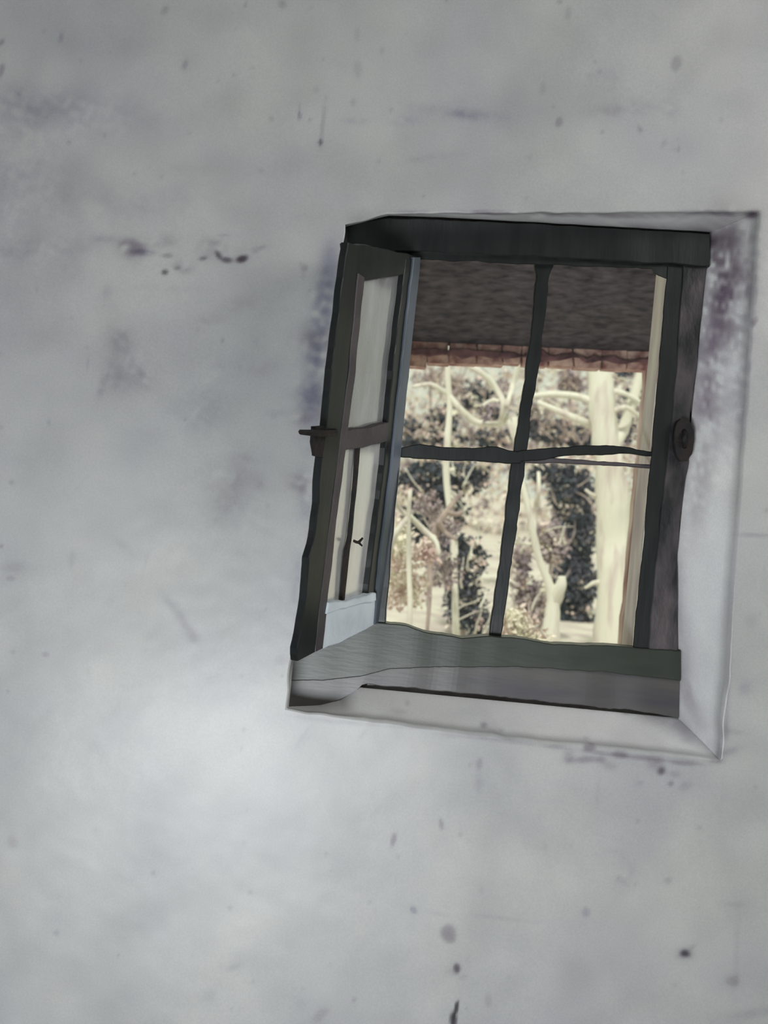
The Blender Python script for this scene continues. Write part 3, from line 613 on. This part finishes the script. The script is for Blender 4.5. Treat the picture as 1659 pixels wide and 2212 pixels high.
plant('forked_shrub', 'pale forked shrub with cream leaves at the left of the lower left pane', 'shrub',
      [[(886, 1330, 6), (884, 1230, 6), (882, 1130, 6), (886, 1060, 4)], [(884, 1118, 6), (862, 1098, 5), (850, 1074, 4)], [(882, 1112, 6), (915, 1145, 6), (945, 1170, 6), (948, 1200, 5)], [(882, 1115, 6), (855, 1150, 6), (836, 1200, 6)]], 3.0,
      [(862, 1190, 45, 70, 3.2, 520), (925, 1190, 30, 40, 3.2, 160), (870, 1270, 60, 50, 3.3, 420)], M_leafp, size=.032, seed=9)
plant('rusty_shrub', 'low shrub with a rust-pink forked branch beside the forked cream shrub', 'shrub',
      [[(925, 1330, 4), (930, 1200, 4), (945, 1125, 6), (968, 1100, 9), (1000, 1062, 5)], [(962, 1105, 7), (985, 1112, 6), (1000, 1106, 4)], [(945, 1125, 6), (960, 1150, 5), (985, 1165, 4)]], 3.8,
      [(955, 1140, 34, 34, 4.0, 260), (925, 1090, 34, 34, 4.0, 200), (960, 1230, 40, 40, 4.0, 260)], M_leafm, M_bark2, size=.03, seed=10)
# bushes and treetops behind: dark foliage, sun highlights painted as pale leaves, and twigs through it
def bush(name, label, cat, foot, cl, lm, sd, size=.045, pale=.16, twigs=14, pm=None):
    Y = cl[0][4]; c0 = cl[0]
    root = plant(name, label, cat, [[(foot[0], foot[1], 5), (c0[0], (c0[1]+foot[1])/2, 4), (c0[0], c0[1], 3)]], Y, cl, lm, M_bark2, size=size, seed=sd)
    r = random.Random(sd*3)
    if pale:
        c2 = []
        for (cx, cy, rx, ry, yy, n) in cl:
            for _ in range(7):
                c2.append((cx+r.uniform(-.8, .8)*rx, cy+r.uniform(-.8, .8)*ry, rx*r.uniform(.1, .4), ry*r.uniform(.1, .35), yy-.5*rx*(yy-CAM.y)/F, int(n*pale/7)+1))
        o = link('pale_foliage', *leaves_vf(c2, sd+50, size*.85), pm or M_leafp, root); keep(o); tag(o, kind='stuff')
    if twigs:
        parts = []
        for _ in range(twigs):
            cx, cy, rx, ry, yy, n = r.choice(cl)
            x0, y0 = cx+r.uniform(-.9, .9)*rx, cy+r.uniform(-.6, .9)*ry; a = r.uniform(-2.6, -.5); L = r.uniform(30, 75)
            q = [(x0, y0, r.uniform(1.6, 3.2))]
            for k in range(3):
                a += r.uniform(-.5, .5); q.append((q[-1][0]+math.cos(a)*L/3, q[-1][1]+math.sin(a)*L/3, q[0][2]*(1-.25*(k+1))))
            parts.append(ptube(q, yy-.3, seed=sd+_, sides=5, n=8))
        o = link('twigs', *join(parts), r.choice([M_bark, M_bark2]), root, True); keep(o); tag(o, kind='stuff')
    return root
bush('garden_bush', 'dark laurel bush filling the top of the lower left pane', 'bush', (920, 1400), [(930, 1045, 78, 50, 6.4, 1900), (1005, 1030, 56, 34, 6.4, 1100), (900, 1130, 40, 40, 6.4, 400), (975, 1110, 36, 40, 6.4, 500)], M_leafd, 21, pale=.12)
bush('garden_bush', 'dark bush low in the middle between the cream shrub and central bar', 'bush', (1000, 1400), [(1000, 1210, 55, 55, 4.9, 900), (1005, 1300, 46, 60, 4.9, 1100), (970, 1180, 40, 30, 4.9, 300), (1040, 1350, 24, 40, 4.9, 300)], M_leafd, 22, size=.035)
bush('garden_evergreen', 'dark tall evergreen between leaning trunk and stout trunk', 'tree', (1240, 1420), [(1235, 1060, 50, 60, 7.4, 1700), (1240, 1150, 50, 70, 7.4, 1900), (1238, 1260, 56, 70, 7.4, 2000), (1235, 1355, 56, 50, 7.4, 1400), (1180, 1020, 40, 22, 7.4, 400)], M_leafd, 23, pale=.05, twigs=8)
bush('garden_bush', 'grey mauve bush behind the leaning trunk in the lower right pane', 'bush', (1140, 1420), [(1190, 1170, 40, 46, 5.6, 700), (1150, 1300, 44, 50, 5.6, 800), (1125, 1220, 24, 60, 5.6, 420)], M_leafm, 24, size=.04, pale=.2)
bush('garden_thicket', 'mauve grey thicket low in the upper left pane', 'bush', (930, 1400), [(935, 955, 75, 30, 9.0, 900), (960, 905, 30, 30, 9.0, 300), (1060, 945, 50, 24, 9.0, 300), (1035, 855, 34, 34, 9.0, 300), (1070, 890, 24, 34, 9.0, 260), (885, 925, 30, 26, 9.0, 200)], M_leafd, 25, pale=.3, size=.055, twigs=22)
bush('garden_thicket', 'blue grey thicket low in the upper right pane', 'bush', (1200, 1420), [(1200, 930, 60, 28, 9.2, 800), (1150, 900, 26, 26, 9.2, 160), (1255, 945, 34, 24, 9.2, 360)], M_leafd, 26, pale=.25, size=.055, twigs=20)
bush('garden_treetop', 'small grey green treetop high in the upper right pane', 'tree', (1230, 1400), [(1232, 822, 24, 24, 11.0, 330), (1242, 836, 20, 8, 11.0, 160), (1285, 838, 12, 16, 11.0, 60)], M_leafm, 27, size=.07, pale=.1, twigs=5)
bush('garden_treetop', 'thin mauve twiggy treetop high in the upper left pane', 'tree', (1000, 1400), [(930, 815, 40, 18, 12.5, 90), (985, 835, 22, 22, 12.5, 190), (1085, 850, 16, 50, 12.5, 120), (1000, 870, 30, 30, 12.5, 90)], M_leafm, 28, size=.07, pale=.2, twigs=30)
bush('garden_treetop', 'thin pale brown treetop seen behind the branches in the upper right pane', 'tree', (1340, 1400), [(1160, 805, 60, 16, 14.0, 60), (1180, 875, 60, 16, 14.0, 160), (1350, 900, 30, 50, 14.0, 240), (1345, 805, 26, 20, 14.0, 120)], M_leafm, 30, size=.08, pale=.2, twigs=26)
bush('garden_scrub', 'pinkish low scrub on the bank under the leaning trunk', 'bush', (1120, 1420), [(1110, 1345, 46, 34, 3.0, 500), (1150, 1375, 50, 16, 3.0, 300)], M_leafp, 29, size=.028, pale=0, twigs=6)
bush('garden_hedge', 'pale sunlit hedge far behind the trees', 'hedge', (1100, 1300), [(cx, cy, 48, 34, 20.0+(cx % 3), n) for cx in range(200, 2100, 62) for cy, n in ((815, 30), (860, 45), (905, 70), (950, 100), (1000, 90), (1060, 60), (1120, 60), (1180, 60))], M_leafp, 41, size=.12, pale=.5, twigs=260, pm=M_leafm)
bush('garden_bush', 'dark bush standing to the left behind the open casement', 'bush', (640, 1400), [(640, 1120, 90, 90, 5.6, 1500), (560, 1230, 80, 90, 5.6, 1200)], M_leafd, 51, pale=.15)
bush('garden_bush', 'grey mauve bush far left behind the wall beside the casement', 'bush', (330, 1400), [(330, 1150, 110, 90, 6.6, 1400), (380, 1290, 100, 70, 6.6, 900)], M_leafm, 52, pale=.25)
bush('garden_bush', 'mauve bush to the right behind the window casing', 'bush', (1700, 1420), [(1700, 1180, 90, 80, 6.6, 1000), (1760, 1290, 90, 60, 6.6, 700)], M_leafm, 53, pale=.3)
